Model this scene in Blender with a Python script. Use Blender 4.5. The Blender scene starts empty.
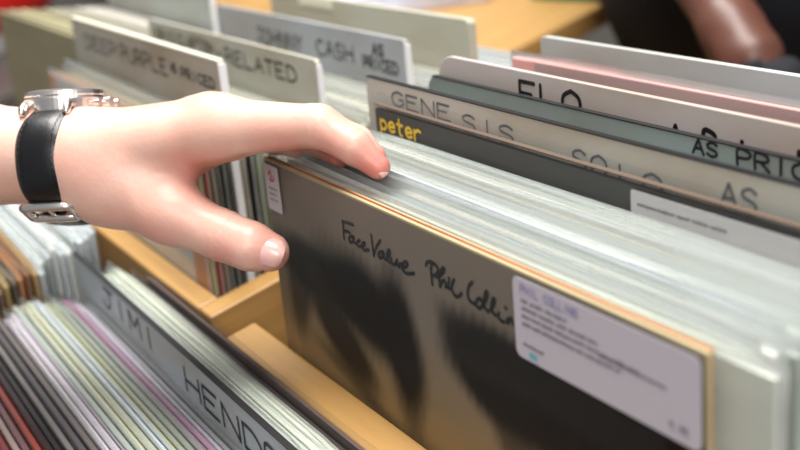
import bpy, math, random
import numpy as np
from mathutils import Vector, Matrix
random.seed(7)
SC = bpy.context.scene
COL = SC.collection

# ------------------------------------------------------------------ camera
# World axes: X runs along the record sleeves (to the right), Y to the back of
# the bins, Z up.  z = ZT is the height of the tops of the records in the rear bin.
ZT = 1.10
RC = np.array([[0.51074079, 0.81012636, -0.28800511],
               [0.23059786, -0.45168623, -0.86200588],
               [-0.82842168, 0.37373095, -0.41750799]])   # rows: camera right, down, forward
FPX = 1156.08
CAM = np.array([0.5388, -0.1817, 0.1986 + ZT])
cam_d = bpy.data.cameras.new('camera')
cam = bpy.data.objects.new('camera', cam_d)
COL.objects.link(cam)
r, d, f = [Vector(v).normalized() for v in RC]
M = Matrix(((r[0], -d[0], -f[0], CAM[0]), (r[1], -d[1], -f[1], CAM[1]),
            (r[2], -d[2], -f[2], CAM[2]), (0, 0, 0, 1)))
cam.matrix_world = M
cam_d.sensor_width = 36
cam_d.lens = 36 * FPX / 800
cam_d.clip_start = 0.02
cam_d.dof.use_dof = True
cam_d.dof.focus_distance = 0.515
cam_d.dof.aperture_fstop = 7.0
SC.camera = cam

# ------------------------------------------------------------------ light
world = bpy.data.worlds.new('world')
SC.world = world
world.use_nodes = True
bg = world.node_tree.nodes['Background']
bg.inputs[0].default_value = (0.90, 0.95, 1.0, 1)
bg.inputs[1].default_value = 0.30
def area(name, loc, rot, sx, sy, power, col):
    l = bpy.data.lights.new(name, 'AREA')
    l.shape = 'RECTANGLE'; l.size = sx; l.size_y = sy; l.energy = power; l.color = col
    o = bpy.data.objects.new(name, l); COL.objects.link(o)
    o.location = loc; o.rotation_euler = rot
    return o
area('ceiling_light', (-0.4, 0.5, 3.0), (0, 0, 0), 2.4, 0.7, 122, (1.0, 0.98, 0.95))
area('ceiling_light', (2.6, -0.9, 2.9), (0, math.radians(52), math.radians(-18)), 1.6, 1.0, 62, (1.0, 0.97, 0.94))
SC.view_settings.view_transform = 'Standard'
SC.view_settings.look = 'None'
SC.view_settings.exposure = 0.06
SC.view_settings.gamma = 1
SC.view_settings.use_curve_mapping = False
SC.cycles.transparent_max_bounces = 40
SC.cycles.max_bounces = 10

# ------------------------------------------------------------------ helpers
def lin(c):
    if isinstance(c, str):
        c = [int(c[i:i + 2], 16) / 255 for i in (0, 2, 4)]
    return tuple(((x / 12.92) if x <= 0.04045 else ((x + 0.055) / 1.055) ** 2.4) for x in c)

def tag(o, label=None, cat=None, group=None, kind=None):
    if label: o['label'] = label
    if cat: o['category'] = cat
    if group: o['group'] = group
    if kind: o['kind'] = kind
    return o

def empty(name, loc=(0, 0, 0), rot=(0, 0, 0)):
    o = bpy.data.objects.new(name, None)
    o.empty_display_size = 0.02
    COL.objects.link(o)
    o.location = loc; o.rotation_euler = rot
    return o

class MB:
    def __init__(s): s.v = []; s.f = []; s.c = None
    def add(s, vs, fs):
        n = len(s.v); s.v += [tuple(v) for v in vs]; s.f += [tuple(i + n for i in q) for q in fs]
    def box(s, a, b):
        x0, y0, z0 = a; x1, y1, z1 = b
        s.add([(x0,y0,z0),(x1,y0,z0),(x1,y1,z0),(x0,y1,z0),(x0,y0,z1),(x1,y0,z1),(x1,y1,z1),(x0,y1,z1)],
              [(0,3,2,1),(4,5,6,7),(0,1,5,4),(1,2,6,5),(2,3,7,6),(3,0,4,7)])
    def tube(s, pts, r, n=10, closed=False):
        pts = [Vector(p) for p in pts]; m = len(pts); rs = r if hasattr(r, '__len__') else [r] * m
        vs = []; fs = []; up = None
        for i, p in enumerate(pts):
            a = pts[(i - 1) % m] if (closed or i > 0) else p
            b = pts[(i + 1) % m] if (closed or i < m - 1) else p
            t = (b - a).normalized()
            if up is None:
                up = Vector((0, 0, 1)) if abs(t.z) < .9 else Vector((0, 1, 0))
            u = (up - t * up.dot(t)).normalized(); up = u; w = t.cross(u)
            for k in range(n):
                an = 2 * math.pi * k / n
                vs.append(p + (u * math.cos(an) + w * math.sin(an)) * rs[i])
        for i in range(m if closed else m - 1):
            for k in range(n):
                j = (i + 1) % m
                fs.append((i*n+k, i*n+(k+1) % n, j*n+(k+1) % n, j*n+k))
        if not closed:
            fs.append(tuple(range(n))[::-1]); fs.append(tuple(range((m-1)*n, m*n)))
        s.add(vs, fs)
    def build(s, name, mat, parent=None, smooth=False, bevel=0.0, seg=2):
        me = bpy.data.meshes.new(name)
        me.from_pydata(s.v, [], s.f); me.update()
        o = bpy.data.objects.new(name, me); COL.objects.link(o)
        if mat: me.materials.append(mat)
        if smooth:
            for p in me.polygons: p.use_smooth = True
        if parent: o.parent = parent
        if bevel:
            b = o.modifiers.new('bevel', 'BEVEL'); b.width = bevel; b.segments = seg; b.limit_method = 'ANGLE'
        return o

def newmat(name):
    m = bpy.data.materials.new(name); m.use_nodes = True
    nt = m.node_tree
    return m, nt, nt.nodes['Principled BSDF']

def noise(nt, scale, vec_scale=(1, 1, 1), detail=3, coord='Object'):
    tc = nt.nodes.new('ShaderNodeTexCoord'); mp = nt.nodes.new('ShaderNodeMapping')
    mp.inputs['Scale'].default_value = vec_scale
    n = nt.nodes.new('ShaderNodeTexNoise'); n.inputs['Scale'].default_value = scale; n.inputs['Detail'].default_value = detail
    nt.links.new(tc.outputs[coord], mp.inputs[0]); nt.links.new(mp.outputs[0], n.inputs[0])
    return n

def ramp(nt, src, stops):
    r = nt.nodes.new('ShaderNodeValToRGB')
    e = r.color_ramp.elements
    while len(e) < len(stops): e.new(0.5)
    for el, (p, c) in zip(e, stops): el.position = p; el.color = (*c, 1)
    nt.links.new(src, r.inputs[0]); return r

_mc = {}
def stained(hexc, rough=.35):
    """plastic card with blotchy yellow-brown handling marks"""
    key = ('stained', hexc)
    if key in _mc: return _mc[key]
    m, nt, b = newmat('worn_plastic_' + hexc)
    c = lin(hexc); s = tuple(x * k for x, k in zip(c, (.80, .70, .58)))
    n = noise(nt, 26, (.35, 1, 1), 8)
    r = ramp(nt, n.outputs[0], [(0.40, c), (0.55, tuple(x*.6+y*.4 for x, y in zip(c, s))), (0.72, s)])
    nt.links.new(r.outputs[0], b.inputs['Base Color'])
    n2 = noise(nt, 300, (.08, 1, 1), 4)
    r2 = nt.nodes.new('ShaderNodeMapRange'); r2.inputs[3].default_value = rough-.12; r2.inputs[4].default_value = rough+.2
    nt.links.new(n2.outputs[0], r2.inputs[0]); nt.links.new(r2.outputs[0], b.inputs['Roughness'])
    _mc[key] = m; return m
def paper(hexc, rough=0.45, amount=0.12, streak=True):
    key = ('paper', hexc, rough)
    if key in _mc: return _mc[key]
    m, nt, b = newmat('card_' + hexc)
    c = lin(hexc)
    n = noise(nt, 40, (0.15, 1, 1) if streak else (1, 1, 1), 5)
    r = ramp(nt, n.outputs[0], [(0.3, tuple(x * (1 - amount) for x in c)), (0.7, tuple(min(1, x * (1 + amount)) for x in c))])
    nt.links.new(r.outputs[0], b.inputs['Base Color'])
    b.inputs['Roughness'].default_value = rough
    _mc[key] = m; return m

def plain(name, hexc, rough=0.5, metal=0.0, spec=0.5):
    key = (name, hexc)
    if key in _mc: return _mc[key]
    m, nt, b = newmat(name)
    b.inputs['Base Color'].default_value = (*lin(hexc), 1)
    b.inputs['Roughness'].default_value = rough; b.inputs['Metallic'].default_value = metal
    b.inputs['Specular IOR Level'].default_value = spec
    _mc[key] = m; return m

def film(name, lo, hi, tint=(0.97, 0.98, 0.98), rough=0.22, white=(0.80, 0.83, 0.81), ior=1.3, gk=0.6, grough=0.14):
    """clear plastic: see-through, glossy, slightly milky in long streaks"""
    m, nt, b = newmat(name)
    out = nt.nodes['Material Output']
    tr = nt.nodes.new('ShaderNodeBsdfTransparent'); tr.inputs[0].default_value = (*tint, 1)
    b.inputs['Base Color'].default_value = (*white, 1); b.inputs['Roughness'].default_value = rough
    n = noise(nt, 30, (0.1, 1, 1.5), 4)
    mr = nt.nodes.new('ShaderNodeMapRange'); mr.inputs[1].default_value = 0.35; mr.inputs[2].default_value = 0.7
    mr.inputs[3].default_value = lo; mr.inputs[4].default_value = hi
    nt.links.new(n.outputs[0], mr.inputs[0])
    mix = nt.nodes.new('ShaderNodeMixShader')
    nt.links.new(mr.outputs[0], mix.inputs[0]); nt.links.new(tr.outputs[0], mix.inputs[1]); nt.links.new(b.outputs[0], mix.inputs[2])
    gl = nt.nodes.new('ShaderNodeBsdfGlossy'); gl.inputs['Roughness'].default_value = grough
    fr = nt.nodes.new('ShaderNodeFresnel'); fr.inputs[0].default_value = ior
    mu = nt.nodes.new('ShaderNodeMath'); mu.operation = 'MULTIPLY'; mu.inputs[1].default_value = gk; nt.links.new(fr.outputs[0], mu.inputs[0])
    mix2 = nt.nodes.new('ShaderNodeMixShader')
    nt.links.new(mu.outputs[0], mix2.inputs[0]); nt.links.new(mix.outputs[0], mix2.inputs[1]); nt.links.new(gl.outputs[0], mix2.inputs[2])
    nt.links.new(mix2.outputs[0], out.inputs[0])
    return m

def wood_mat(name, a, b_, axis=0):
    m, nt, b = newmat(name)
    sc = [1, 1, 1]; sc[axis] = 0.06
    n = noise(nt, 90, sc, 6)
    r = ramp(nt, n.outputs[0], [(0.3, lin(a)), (0.7, lin(b_))])
    nt.links.new(r.outputs[0], b.inputs['Base Color']); b.inputs['Roughness'].default_value = 0.42
    return m

LEAN = 0.239
TL, SL, CL = math.tan(LEAN), math.sin(LEAN), math.cos(LEAN)
LP = 0.315
MILK = film('sleeve_plastic', 0.5, 0.85)
MILK2 = film('sleeve_plastic_clearer', 0.14, 0.34)
CLEAR = film('sleeve_plastic_clear', 0.005, 0.02, ior=1.2, gk=0.18, grough=0.35)

def smooth_rand(n, amp, k=4):
    a = [random.uniform(-1, 1) for _ in range(k + 1)]
    out = []
    for i in range(n):
        t = i / (n - 1) * k; j = min(int(t), k - 1); u = t - j; u = u * u * (3 - 2 * u)
        out.append(amp * (a[j] * (1 - u) + a[j + 1] * u))
    return out

def card_root(name, X0, y0, ztop, w, h, yaw=0.0):
    """empty at the foot of an upright card whose front face crosses z=0 at y0"""
    top = Vector((X0 + w / 2, y0 + ztop * TL, ztop + ZT))
    base = top - Vector((0, SL, CL)) * h
    return empty(name, base, (-LEAN, 0, yaw))

def slab(w, h, t, chamfer=0.0):
    b = MB()
    b.box((-w/2, 0, 0), (w/2, t, h))
    return b

def sleeve_mesh(w, h, t, lip=0.008, wave=0.00012, nx=22, off=0.00025):
    """open-topped plastic bag: front film, back film, bottom and side welds"""
    b = MB(); zs = [0, h * .5, h * .85, h * .95, h, h + lip * .5, h + lip]
    W = w + 0.007
    for side in (-1, 1):
        y_in = -off if side < 0 else t + 0.00025
        wz = smooth_rand(nx, 0.0012, 3); wy = smooth_rand(nx, wave, 3); vs = []
        for iz, z in enumerate(zs):
            up = max(0, (z - h * .9)) / (h * .1 + lip)
            for ix in range(nx):
                x = -W/2 + W * ix / (nx - 1)
                e = min(ix, nx - 1 - ix) / 2.0; pinch = 0 if e >= 1 else (1 - e)
                y = y_in + side * abs(wy[ix]) * up + side * 0.00005 * up
                y = y * (1 - pinch) + (t / 2 + side * 0.0004) * pinch
                zz = z + (wz[ix] * up if iz >= 4 else 0)
                if iz == 0: y = t / 2 + side * .0005
                vs.append((x, y, zz - 0.002 if iz == 0 else zz))
        fs = []
        for iz in range(len(zs) - 1):
            for ix in range(nx - 1):
                q = (iz*nx+ix, iz*nx+ix+1, (iz+1)*nx+ix+1, (iz+1)*nx+ix)
                fs.append(q if side < 0 else q[::-1])
        b.add(vs, fs)
    return b

def record(label, group, X0, y0, ztop, col, t=0.0032, w=LP, h=0.312, sleeve=MILK, lip=None, name='vinyl_record',
           yaw=None, cat='record', disc=True):
    if yaw is None: yaw = random.uniform(-0.0005, 0.0005)
    h = min(h, (ztop + (.3015 if y0 > -.02 else .4075)) / CL)      # stands on the bin's bottom board
    root = card_root(name, X0, y0, ztop, w, h, yaw)
    tag(root, label, cat, group)
    slab(w, h, t).build('jacket', paper(col), root, bevel=0.0006)
    if sleeve:
        sleeve_mesh(w, h, t, lip if lip is not None else random.uniform(0.003, 0.006)).build('plastic_sleeve', sleeve, root, smooth=True)
    return root

ORD = ['', 'first', 'second', 'third', 'fourth', 'fifth', 'sixth', 'seventh', 'eighth', 'ninth', 'tenth', 'eleventh', 'twelfth',
       'thirteenth', 'fourteenth', 'fifteenth', 'sixteenth', 'seventeenth', 'eighteenth', 'nineteenth', 'twentieth',
       'twenty-first', 'twenty-second', 'twenty-third', 'twenty-fourth', 'twenty-fifth', 'twenty-sixth', 'twenty-seventh', 'twenty-eighth']

# ---- hand-drawn lettering -------------------------------------------------
G = {  # strokes on a 0..1 x 0..1 cell (y up)
 'A': [[(0,0),(.5,1),(1,0)],[(.2,.38),(.8,.38)]], 'B': [[(0,0),(0,1),(.7,.9),(.75,.65),(0,.52),(.85,.4),(.8,.08),(0,0)]],
 'C': [[(.95,.85),(.6,1),(.15,.8),(0,.5),(.15,.15),(.6,0),(.95,.15)]], 'D': [[(0,0),(0,1)],[(0,1),(.6,.95),(1,.6),(.95,.3),(.6,.03),(0,0)]],
 'E': [[(.9,1),(0,1),(0,0),(.95,0)],[(0,.52),(.7,.52)]], 'F': [[(.9,1),(0,1),(0,0)],[(0,.52),(.7,.52)]],
 'G': [[(.95,.85),(.55,1),(.1,.8),(0,.45),(.2,.08),(.6,0),(.95,.2),(.95,.48),(.6,.48)]],
 'H': [[(0,0),(0,1)],[(1,0),(1,1)],[(0,.5),(1,.5)]], 'I': [[(.5,0),(.5,1)]],
 'J': [[(.2,1),(1,1)],[(.65,1),(.65,.2),(.45,0),(.15,.05),(0,.25)]], 'K': [[(0,0),(0,1)],[(.9,1),(0,.45),(1,0)]],
 'L': [[(0,1),(0,0),(.9,0)]], 'M': [[(0,0),(.08,1),(.5,.35),(.92,1),(1,0)]], 'N': [[(0,0),(0,1),(1,0),(1,1)]],
 'O': [[(.5,1),(.1,.8),(0,.5),(.12,.15),(.5,0),(.88,.15),(1,.5),(.9,.82),(.5,1)]],
 'P': [[(0,0),(0,1),(.7,.97),(.95,.75),(.7,.5),(0,.45)]], 'R': [[(0,0),(0,1),(.7,.97),(.92,.75),(.7,.53),(0,.48)],[(.4,.48),(1,0)]],
 'S': [[(.9,.85),(.55,1),(.12,.85),(.15,.6),(.8,.42),(.9,.18),(.5,0),(.05,.15)]], 'T': [[(0,1),(1,1)],[(.5,1),(.5,0)]],
 'U': [[(0,1),(0,.3),(.25,0),(.7,0),(1,.3),(1,1)]], 'V': [[(0,1),(.5,0),(1,1)]], 'X': [[(0,0),(1,1)],[(0,1),(1,0)]],
 'Y': [[(0,1),(.5,.5),(1,1)],[(.5,.5),(.5,0)]], '+': [[(.1,.5),(.9,.5)],[(.5,.1),(.5,.9)]], '.': [[(.4,.05),(.5,.05)]],
 's': [[(.85,.5),(.4,.6),(.15,.45),(.75,.22),(.7,.03),(.1,.05)]], 'r': [[(.1,0),(.1,.6)],[(.1,.35),(.5,.6),(.85,.55)]],
 'i': [[(.5,0),(.5,.58)],[(.5,.8),(.5,.84)]], 'c': [[(.85,.5),(.4,.6),(.1,.3),(.4,0),(.85,.1)]],
 'e': [[(.1,.3),(.85,.35),(.6,.6),(.2,.5),(.1,.25),(.4,0),(.85,.1)]], 'd': [[(.85,1),(.85,0)],[(.85,.4),(.4,.6),(.1,.3),(.4,0),(.85,.15)]],
 'p': [[(.1,-.35),(.1,.6)],[(.1,.4),(.5,.6),(.9,.3),(.5,0),(.1,.15)]], 't': [[(.4,.95),(.4,.1),(.7,0)],[(.1,.6),(.8,.6)]],
 'k': [[(.1,0),(.1,1)],[(.8,.6),(.1,.25),(.85,0)]], '-': [[(.1,.45),(.9,.45)]], ' ': [],
 '2': [[(.05,.8),(.4,1),(.85,.8),(.75,.5),(0,0),(.95,0)]], '9': [[(.9,.7),(.5,1),(.1,.75),(.4,.45),(.9,.7),(.8,0)]],
}
def catmull(pts, k=4):
    if len(pts) < 3: return pts
    P = [pts[0]] + list(pts) + [pts[-1]]; out = []
    for i in range(1, len(P) - 2):
        p0, p1, p2, p3 = [np.array(q, float) for q in P[i-1:i+3]]
        for j in range(k):
            t = j / k
            out.append(tuple(0.5*((2*p1)+(-p0+p2)*t+(2*p0-5*p1+4*p2-p3)*t*t+(-p0+3*p1-3*p2+p3)*t**3)))
    out.append(tuple(pts[-1])); return out

def strokes_mesh(strokes, wd, y=-0.0003, smooth=True):
    """flat ink ribbons (x,z) lying on the plane y"""
    b = MB()
    for s in strokes:
        s = catmull(s) if smooth else s
        for i, p in enumerate(s):
            n = 8
            vs = [(p[0] + wd/2*math.cos(2*math.pi*k/n), y, p[1] + wd/2*math.sin(2*math.pi*k/n)) for k in range(n)]
            b.add(vs, [tuple(range(n))])
            if i:
                q = s[i-1]; dx, dz = p[0]-q[0], p[1]-q[1]; L = math.hypot(dx, dz)
                if L < 1e-7: continue
                nx, nz = -dz/L*wd/2, dx/L*wd/2
                b.add([(q[0]+nx,y-1e-5,q[1]+nz),(q[0]-nx,y-1e-5,q[1]-nz),(p[0]-nx,y-1e-5,p[1]-nz),(p[0]+nx,y-1e-5,p[1]+nz)], [(0,1,2,3)])
    return b

def text_strokes(txt, x, ztop, hgt, width, gap=0.28, jit=0.02, slant=0.0):
    """letters from left x, top at ztop, total width given"""
    n = len(txt); cw = width / (n + gap * (n - 1)); out = []
    for i, ch in enumerate(txt):
        ox = x + i * cw * (1 + gap)
        cwid = cw * (0.5 if ch in 'I.i' else 1)
        for s in G.get(ch, []):
            if ch in 'CDGJOPRSUB': s = catmull(s, 4)
            dz = random.uniform(-jit, jit) * hgt
            out.append([(ox + px * cw + slant * py * hgt, ztop - hgt + py * hgt + dz) for px, py in s])
    return out
INK = plain('marker_ink', '15151a', 0.4)
INK_GREY = plain('faded_marker_ink', '5a5c60', 0.5)

HH = {}
def divider(label, X0, y0, ztop, col, t=0.003, w=LP+0.003, h=0.33, texts=(), ink=INK, wd=0.0016, rough=0.35, name='divider_card', yaw=0.0, r=0.008, edge=None, smooth_ink=False):
    """upright plastic divider with rounded top corners; texts = (string, x, s_top, height, width)"""
    h = min(h, (ztop + (.3015 if y0 > -.02 else .4075)) / CL)
    root = card_root(name, X0, y0, ztop, w, h, yaw); HH[root.name] = h
    tag(root, label, 'divider')
    prof = [(-w/2, 0), (w/2, 0)]
    for k in range(7): a = k/6*math.pi/2; prof.append((w/2-r+r*math.cos(a), h-r+r*math.sin(a)))
    for k in range(7): a = math.pi/2+k/6*math.pi/2; prof.append((-w/2+r+r*math.cos(a), h-r+r*math.sin(a)))
    n = len(prof); b = MB()
    b.add([(x, 0, z) for x, z in prof] + [(x, t, z) for x, z in prof],
          [tuple(range(n)), tuple(range(n, 2*n))[::-1]] + [(i, i+n, (i+1) % n+n, (i+1) % n) for i in range(n)])
    b.build('card', stained(col, rough), root, bevel=0.0004)
    if texts:
        for tx in texts:
            s, x, top, hg, wid = tx[:5]
            st = text_strokes(s, x - X0 - w/2, h + top, hg, wid, *(tx[5:]))
            strokes_mesh(st, wd, smooth=smooth_ink).build('lettering', ink, root)
    return root

COVER_WRITING = [[(0.08544, -0.0143), (0.08509, -0.01885), (0.08484, -0.023)],
 [(0.08466, -0.0149), (0.09001, -0.01409), (0.09567, -0.01367)],
 [(0.08492, -0.0189), (0.08824, -0.01856), (0.09146, -0.01856)],
 [(0.09392, -0.01972), (0.09119, -0.02057), (0.08955, -0.0222), (0.0906, -0.02331), (0.09342, -0.0221), (0.09485, -0.0198), (0.09444, -0.02176), (0.09614, -0.02269)],
 [(0.10063, -0.01993), (0.09802, -0.02124), (0.0974, -0.02268), (0.09885, -0.02327), (0.10152, -0.02241)],
 [(0.10152, -0.02241), (0.10455, -0.02114), (0.10511, -0.01988), (0.10313, -0.02056), (0.1021, -0.02258), (0.10404, -0.02366), (0.10827, -0.02238)],
 [(0.11192, -0.01453), (0.11222, -0.01914), (0.11249, -0.02394)],
 [(0.11249, -0.02394), (0.11543, -0.01947), (0.11995, -0.01496)],
 [(0.12153, -0.0198), (0.11873, -0.0207), (0.11694, -0.02243), (0.1179, -0.02357), (0.12049, -0.02225), (0.12208, -0.01996), (0.12196, -0.02216), (0.12388, -0.02272), (0.12701, -0.01972), (0.12792, -0.01779), (0.12652, -0.0177), (0.12487, -0.02045), (0.12531, -0.0228), (0.12751, -0.02327)],
 [(0.12821, -0.02093), (0.12817, -0.02278), (0.12979, -0.02326), (0.13192, -0.02236), (0.1334, -0.02028), (0.13301, -0.02252), (0.1346, -0.02299)],
 [(0.13484, -0.02323), (0.1357, -0.02147), (0.13762, -0.02154), (0.13758, -0.02337)],
 [(0.13708, -0.02306), (0.14036, -0.02153), (0.1423, -0.01964), (0.14078, -0.01901), (0.13801, -0.02083), (0.13732, -0.02329), (0.13907, -0.02431), (0.14239, -0.02405), (0.14694, -0.02253)],
 [(0.16209, -0.01402), (0.16096, -0.01704), (0.16105, -0.02011), (0.16111, -0.02337)],
 [(0.15702, -0.01612), (0.15881, -0.01423), (0.16217, -0.01346), (0.16581, -0.01414), (0.16663, -0.01582), (0.16472, -0.01798), (0.16096, -0.01983)],
 [(0.16484, -0.01902), (0.16829, -0.01711), (0.17128, -0.01451), (0.1709, -0.01348), (0.16883, -0.0152), (0.16694, -0.01919), (0.16698, -0.02264)],
 [(0.16698, -0.02264), (0.16867, -0.02007), (0.17092, -0.01895), (0.17154, -0.02015), (0.17134, -0.02158)],
 [(0.17408, -0.01864), (0.173, -0.02086), (0.17477, -0.02117)],
 [(0.17432, -0.0169), (0.17453, -0.01722)],
 [(0.17822, -0.01637), (0.17601, -0.01959), (0.17668, -0.02228), (0.17935, -0.02329), (0.18294, -0.02084)],
 [(0.19121, -0.01363), (0.18846, -0.01628), (0.18731, -0.01959), (0.18847, -0.02222), (0.19234, -0.02244)],
 [(0.19588, -0.01884), (0.19327, -0.02067), (0.19302, -0.02282), (0.19514, -0.02319), (0.19724, -0.0215), (0.19699, -0.01952), (0.1951, -0.01937)],
 [(0.19728, -0.02119), (0.20051, -0.01756), (0.20128, -0.01487), (0.19984, -0.01516), (0.1985, -0.01876), (0.19885, -0.02195), (0.20086, -0.02285)],
 [(0.20086, -0.02285), (0.20475, -0.01915), (0.20597, -0.01632), (0.20456, -0.01661), (0.20333, -0.01945), (0.20374, -0.02208), (0.20599, -0.02267)],
 [(0.20799, -0.02101), (0.20755, -0.02303), (0.20952, -0.02384), (0.21111, -0.02375)],
 [(0.21253, -0.01743), (0.21283, -0.01776)],
 [(0.21308, -0.02196), (0.21337, -0.02359), (0.21472, -0.02115), (0.21605, -0.02114), (0.21654, -0.02298)]]

# ------------------------------------------------------------------ structure
floor_m = plain('floor_vinyl', '6b655d', 0.6)
fb = MB(); fb.box((-9, -3, -0.05), (4, 9, 0)); tag(fb.build('floor', floor_m), kind='structure')
wm = plain('wall_paint', 'cfc9bd', 0.8)
wb = MB(); wb.box((-9, 9, 0), (4, 9.1, 3.2)); tag(wb.build('wall_back', wm), kind='structure')
wb = MB(); wb.box((-9.1, -3, 0), (-9, 9.1, 3.2)); tag(wb.build('wall_left', wm), kind='structure')

# ------------------------------------------------------------------ wooden bins
WX = wood_mat('pine_along_x', 'a37c46', 'bd9256', 0)
WY = wood_mat('pine_along_y', 'a37c46', 'bd9256', 1)
WD = wood_mat('varnished_board', '94601c', 'a8742c', 0)
def lean_board(name, mat, x0, x1, yf, yb, ztop, depth, parent, bevel=0.0012):
    """board that leans like the records; yf, yb are its faces at height ztop"""
    b = MB(); z0 = ztop - depth; s = depth * TL
    zt, zb = ztop + ZT, z0 + ZT
    vs = [(x0, yf-s, zb), (x1, yf-s, zb), (x1, yb-s, zb), (x0, yb-s, zb), (x0, yf, zt), (x1, yf, zt), (x1, yb, zt), (x0, yb, zt)]
    b.add(vs, [(0,3,2,1),(4,5,6,7),(0,1,5,4),(1,2,6,5),(2,3,7,6),(3,0,4,7)])
    return b.build(name, mat, parent, bevel=bevel)
def partition(x0, x1, yf, yb, ztop, zbot, parent):
    b = MB(); s = (ztop - zbot) * TL
    b.add([(x0,yf-s,zbot+ZT),(x1,yf-s,zbot+ZT),(x1,yb-s,zbot+ZT),(x0,yb-s,zbot+ZT),(x0,yf,ztop+ZT),(x1,yf,ztop+ZT),(x1,yb,ztop+ZT),(x0,yb,ztop+ZT)],
          [(0,3,2,1),(4,5,6,7),(0,1,5,4),(1,2,6,5),(2,3,7,6),(3,0,4,7)])
    return b.build('partition', WY, parent, bevel=0.0012)
def edge(root, hw, t):
    H = HH[root.name]; e = MB(); e.box((-hw, -.0002, H-.0003), (hw, t, H+.0003)); e.build('dark_edge', plain('black_edge', '1c1c1e', .4), root)
bin_r = empty('record_bin', (-0.1, 0.1, ZT - 0.345))
tag(bin_r, 'pale pine record bin with cross partition, directly under the reaching hand', 'record bin')
def rel(o, root):
    o.matrix_parent_inverse = root.matrix_basis.inverted(); return o
rel(lean_board('front_rail', WX, -0.95, -0.088, -0.0430, -0.0290, -0.10, 0.03, bin_r), bin_r)
rel(lean_board('front_board', WD, -0.95, -0.088, -0.0492, -0.0368, -0.1302, 0.175, bin_r), bin_r)
rel(partition(-0.0875, -0.0690, -0.0425, 0.27, -0.10, -0.305, bin_r), bin_r)
rel(partition(-0.4350, -0.4262, -0.026, 0.27, -0.10, -0.305, bin_r), bin_r)
rel(lean_board('front_board', WD, -0.0685, 0.37, -0.0500, -0.0340, -0.1310, 0.175, bin_r), bin_r)
rel(lean_board('front_rail', WX, -0.0375, 0.37, -0.0475, -0.0270, -0.10, 0.0305, bin_r, 0.002), bin_r)
rel(lean_board('back_board', WX, -0.95, 0.37, 0.362, 0.377, -0.15, 0.17, bin_r), bin_r)
fb = MB(); fb.box((-0.95, -0.085, ZT-0.3285), (0.37, 0.285, ZT-0.3065)); rel(fb.build('bottom_board', WX, bin_r), bin_r)

bin_f = empty('record_bin', (-0.1, -0.3, ZT - 0.45))
tag(bin_f, 'lower record bin in front, holding the closely packed records at lower left', 'record bin')
fb = MB(); fb.box((-0.95, -0.56, ZT-0.45), (0.37, -0.11, ZT-0.4125)); rel(fb.build('bottom_board', WX, bin_f), bin_f)
rel(lean_board('front_rail', WX, -0.95, 0.37, -0.46, -0.445, -0.19, 0.22, bin_f), bin_f)
# counter under both bins
ctr = empty('counter', (-0.3, 0, 0)); tag(ctr, 'wooden counter underneath the record bins', 'counter')
fb = MB(); fb.box((-0.97, -0.6, ZT-0.50), (0.39, 0.44, ZT-0.4505)); rel(fb.build('counter_top', WX, ctr, bevel=.002), ctr)
fb = MB(); fb.box((-0.93, -0.52, 0.0), (0.35, 0.4, ZT-0.50)); rel(fb.build('cabinet', WD, ctr), ctr)
fb = MB(); fb.box((-0.95, -0.105, ZT-0.45), (0.37, 0.33, ZT-0.3295)); rel(fb.build('riser', WD, ctr), ctr)

# ------------------------------------------------------------------ the pulled-forward record
FVW, FVH, FVT = 0.3145, 0.312, 0.0020
fv = card_root('vinyl_record', 0.0, 0.0, 0.0, FVW, FVH)
tag(fv, 'front record with dark cover, black handwriting and a white label at its top right', 'record')
cream = paper('b3a27c', 0.5)
slab(FVW, FVH, FVT).build('jacket', cream, fv, bevel=0.0005)
def cover_colour(x, s):
    """x from the left, s below the top edge (metres): soft abstract dark patches on warm grey"""
    n = math.sin(x*63+3*math.sin(s*40))*.5 + math.sin(x*151+s*97)*.25 + math.sin(s*211-x*77)*.25
    base = np.array(lin('807468')); low = np.array(lin('967a52'))
    k = min(1, max(0, (s-.045)/.05)); c = base*(1-k)+low*k
    if x < .012: c = c*0.85
    def blob(cx, cs, rx, rs, ang, soft=.55, amt=1):
        ca, sa = math.cos(ang), math.sin(ang); dx, ds = x-cx, s-cs
        u = (dx*ca+ds*sa)/rx; v = (-dx*sa+ds*ca)/rs
        d = math.hypot(u, v) + n*.10 + .05*math.sin(x*900+s*350)*(.5+.5*math.sin(s*500))
        t = min(1, max(0, (1+soft/2-d)/soft)); return amt*t*t*(3-2*t)
    m = 0
    for a in [(.048,.050,.050,.013,.10,.8,.92),(.095,.052,.046,.022,.25,.7,1),(.130,.064,.016,.036,-.15,.8,1),(.070,.078,.034,.014,.5,.8,.92),
              (.026,.066,.013,.026,.2,.9,.8),(.075,.097,.034,.005,.25,1.2,.6),
              (.205,.050,.040,.022,.15,.5,1),(.262,.050,.060,.024,-.05,.4,1),(.300,.075,.06,.040,0,.4,1),(.213,.070,.014,.016,0,.8,.75),(.180,.044,.02,.010,.6,.9,.8),
              (.25,.105,.06,.012,.1,.8,.8)]:
        m = 1-(1-m)*(1-blob(*a))
    dark = np.array(lin('120b09'))
    return c*(1-m)+dark*m
nx, nz = 150, 110; me = bpy.data.meshes.new('cover'); vs = []; cs = []; fs = []
for j in range(nz+1):
    for i in range(nx+1):
        x = .0012+(FVW-.0024)*i/nx; s = .0012+(FVH-.0024)*(j/nz)**1.6
        vs.append((x-FVW/2, -0.00025, FVH-s)); cs.append((*cover_colour(x, s), 1))
for j in range(nz):
    for i in range(nx):
        a = j*(nx+1)+i; fs.append((a, a+nx+1, a+nx+2, a+1))
me.from_pydata(vs, [], fs); me.update()
at = me.color_attributes.new('print', 'FLOAT_COLOR', 'POINT')
at.data.foreach_set('color', np.array(cs, dtype=np.float32).ravel())
cm, nt, pb = newmat('printed_cover')
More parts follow.
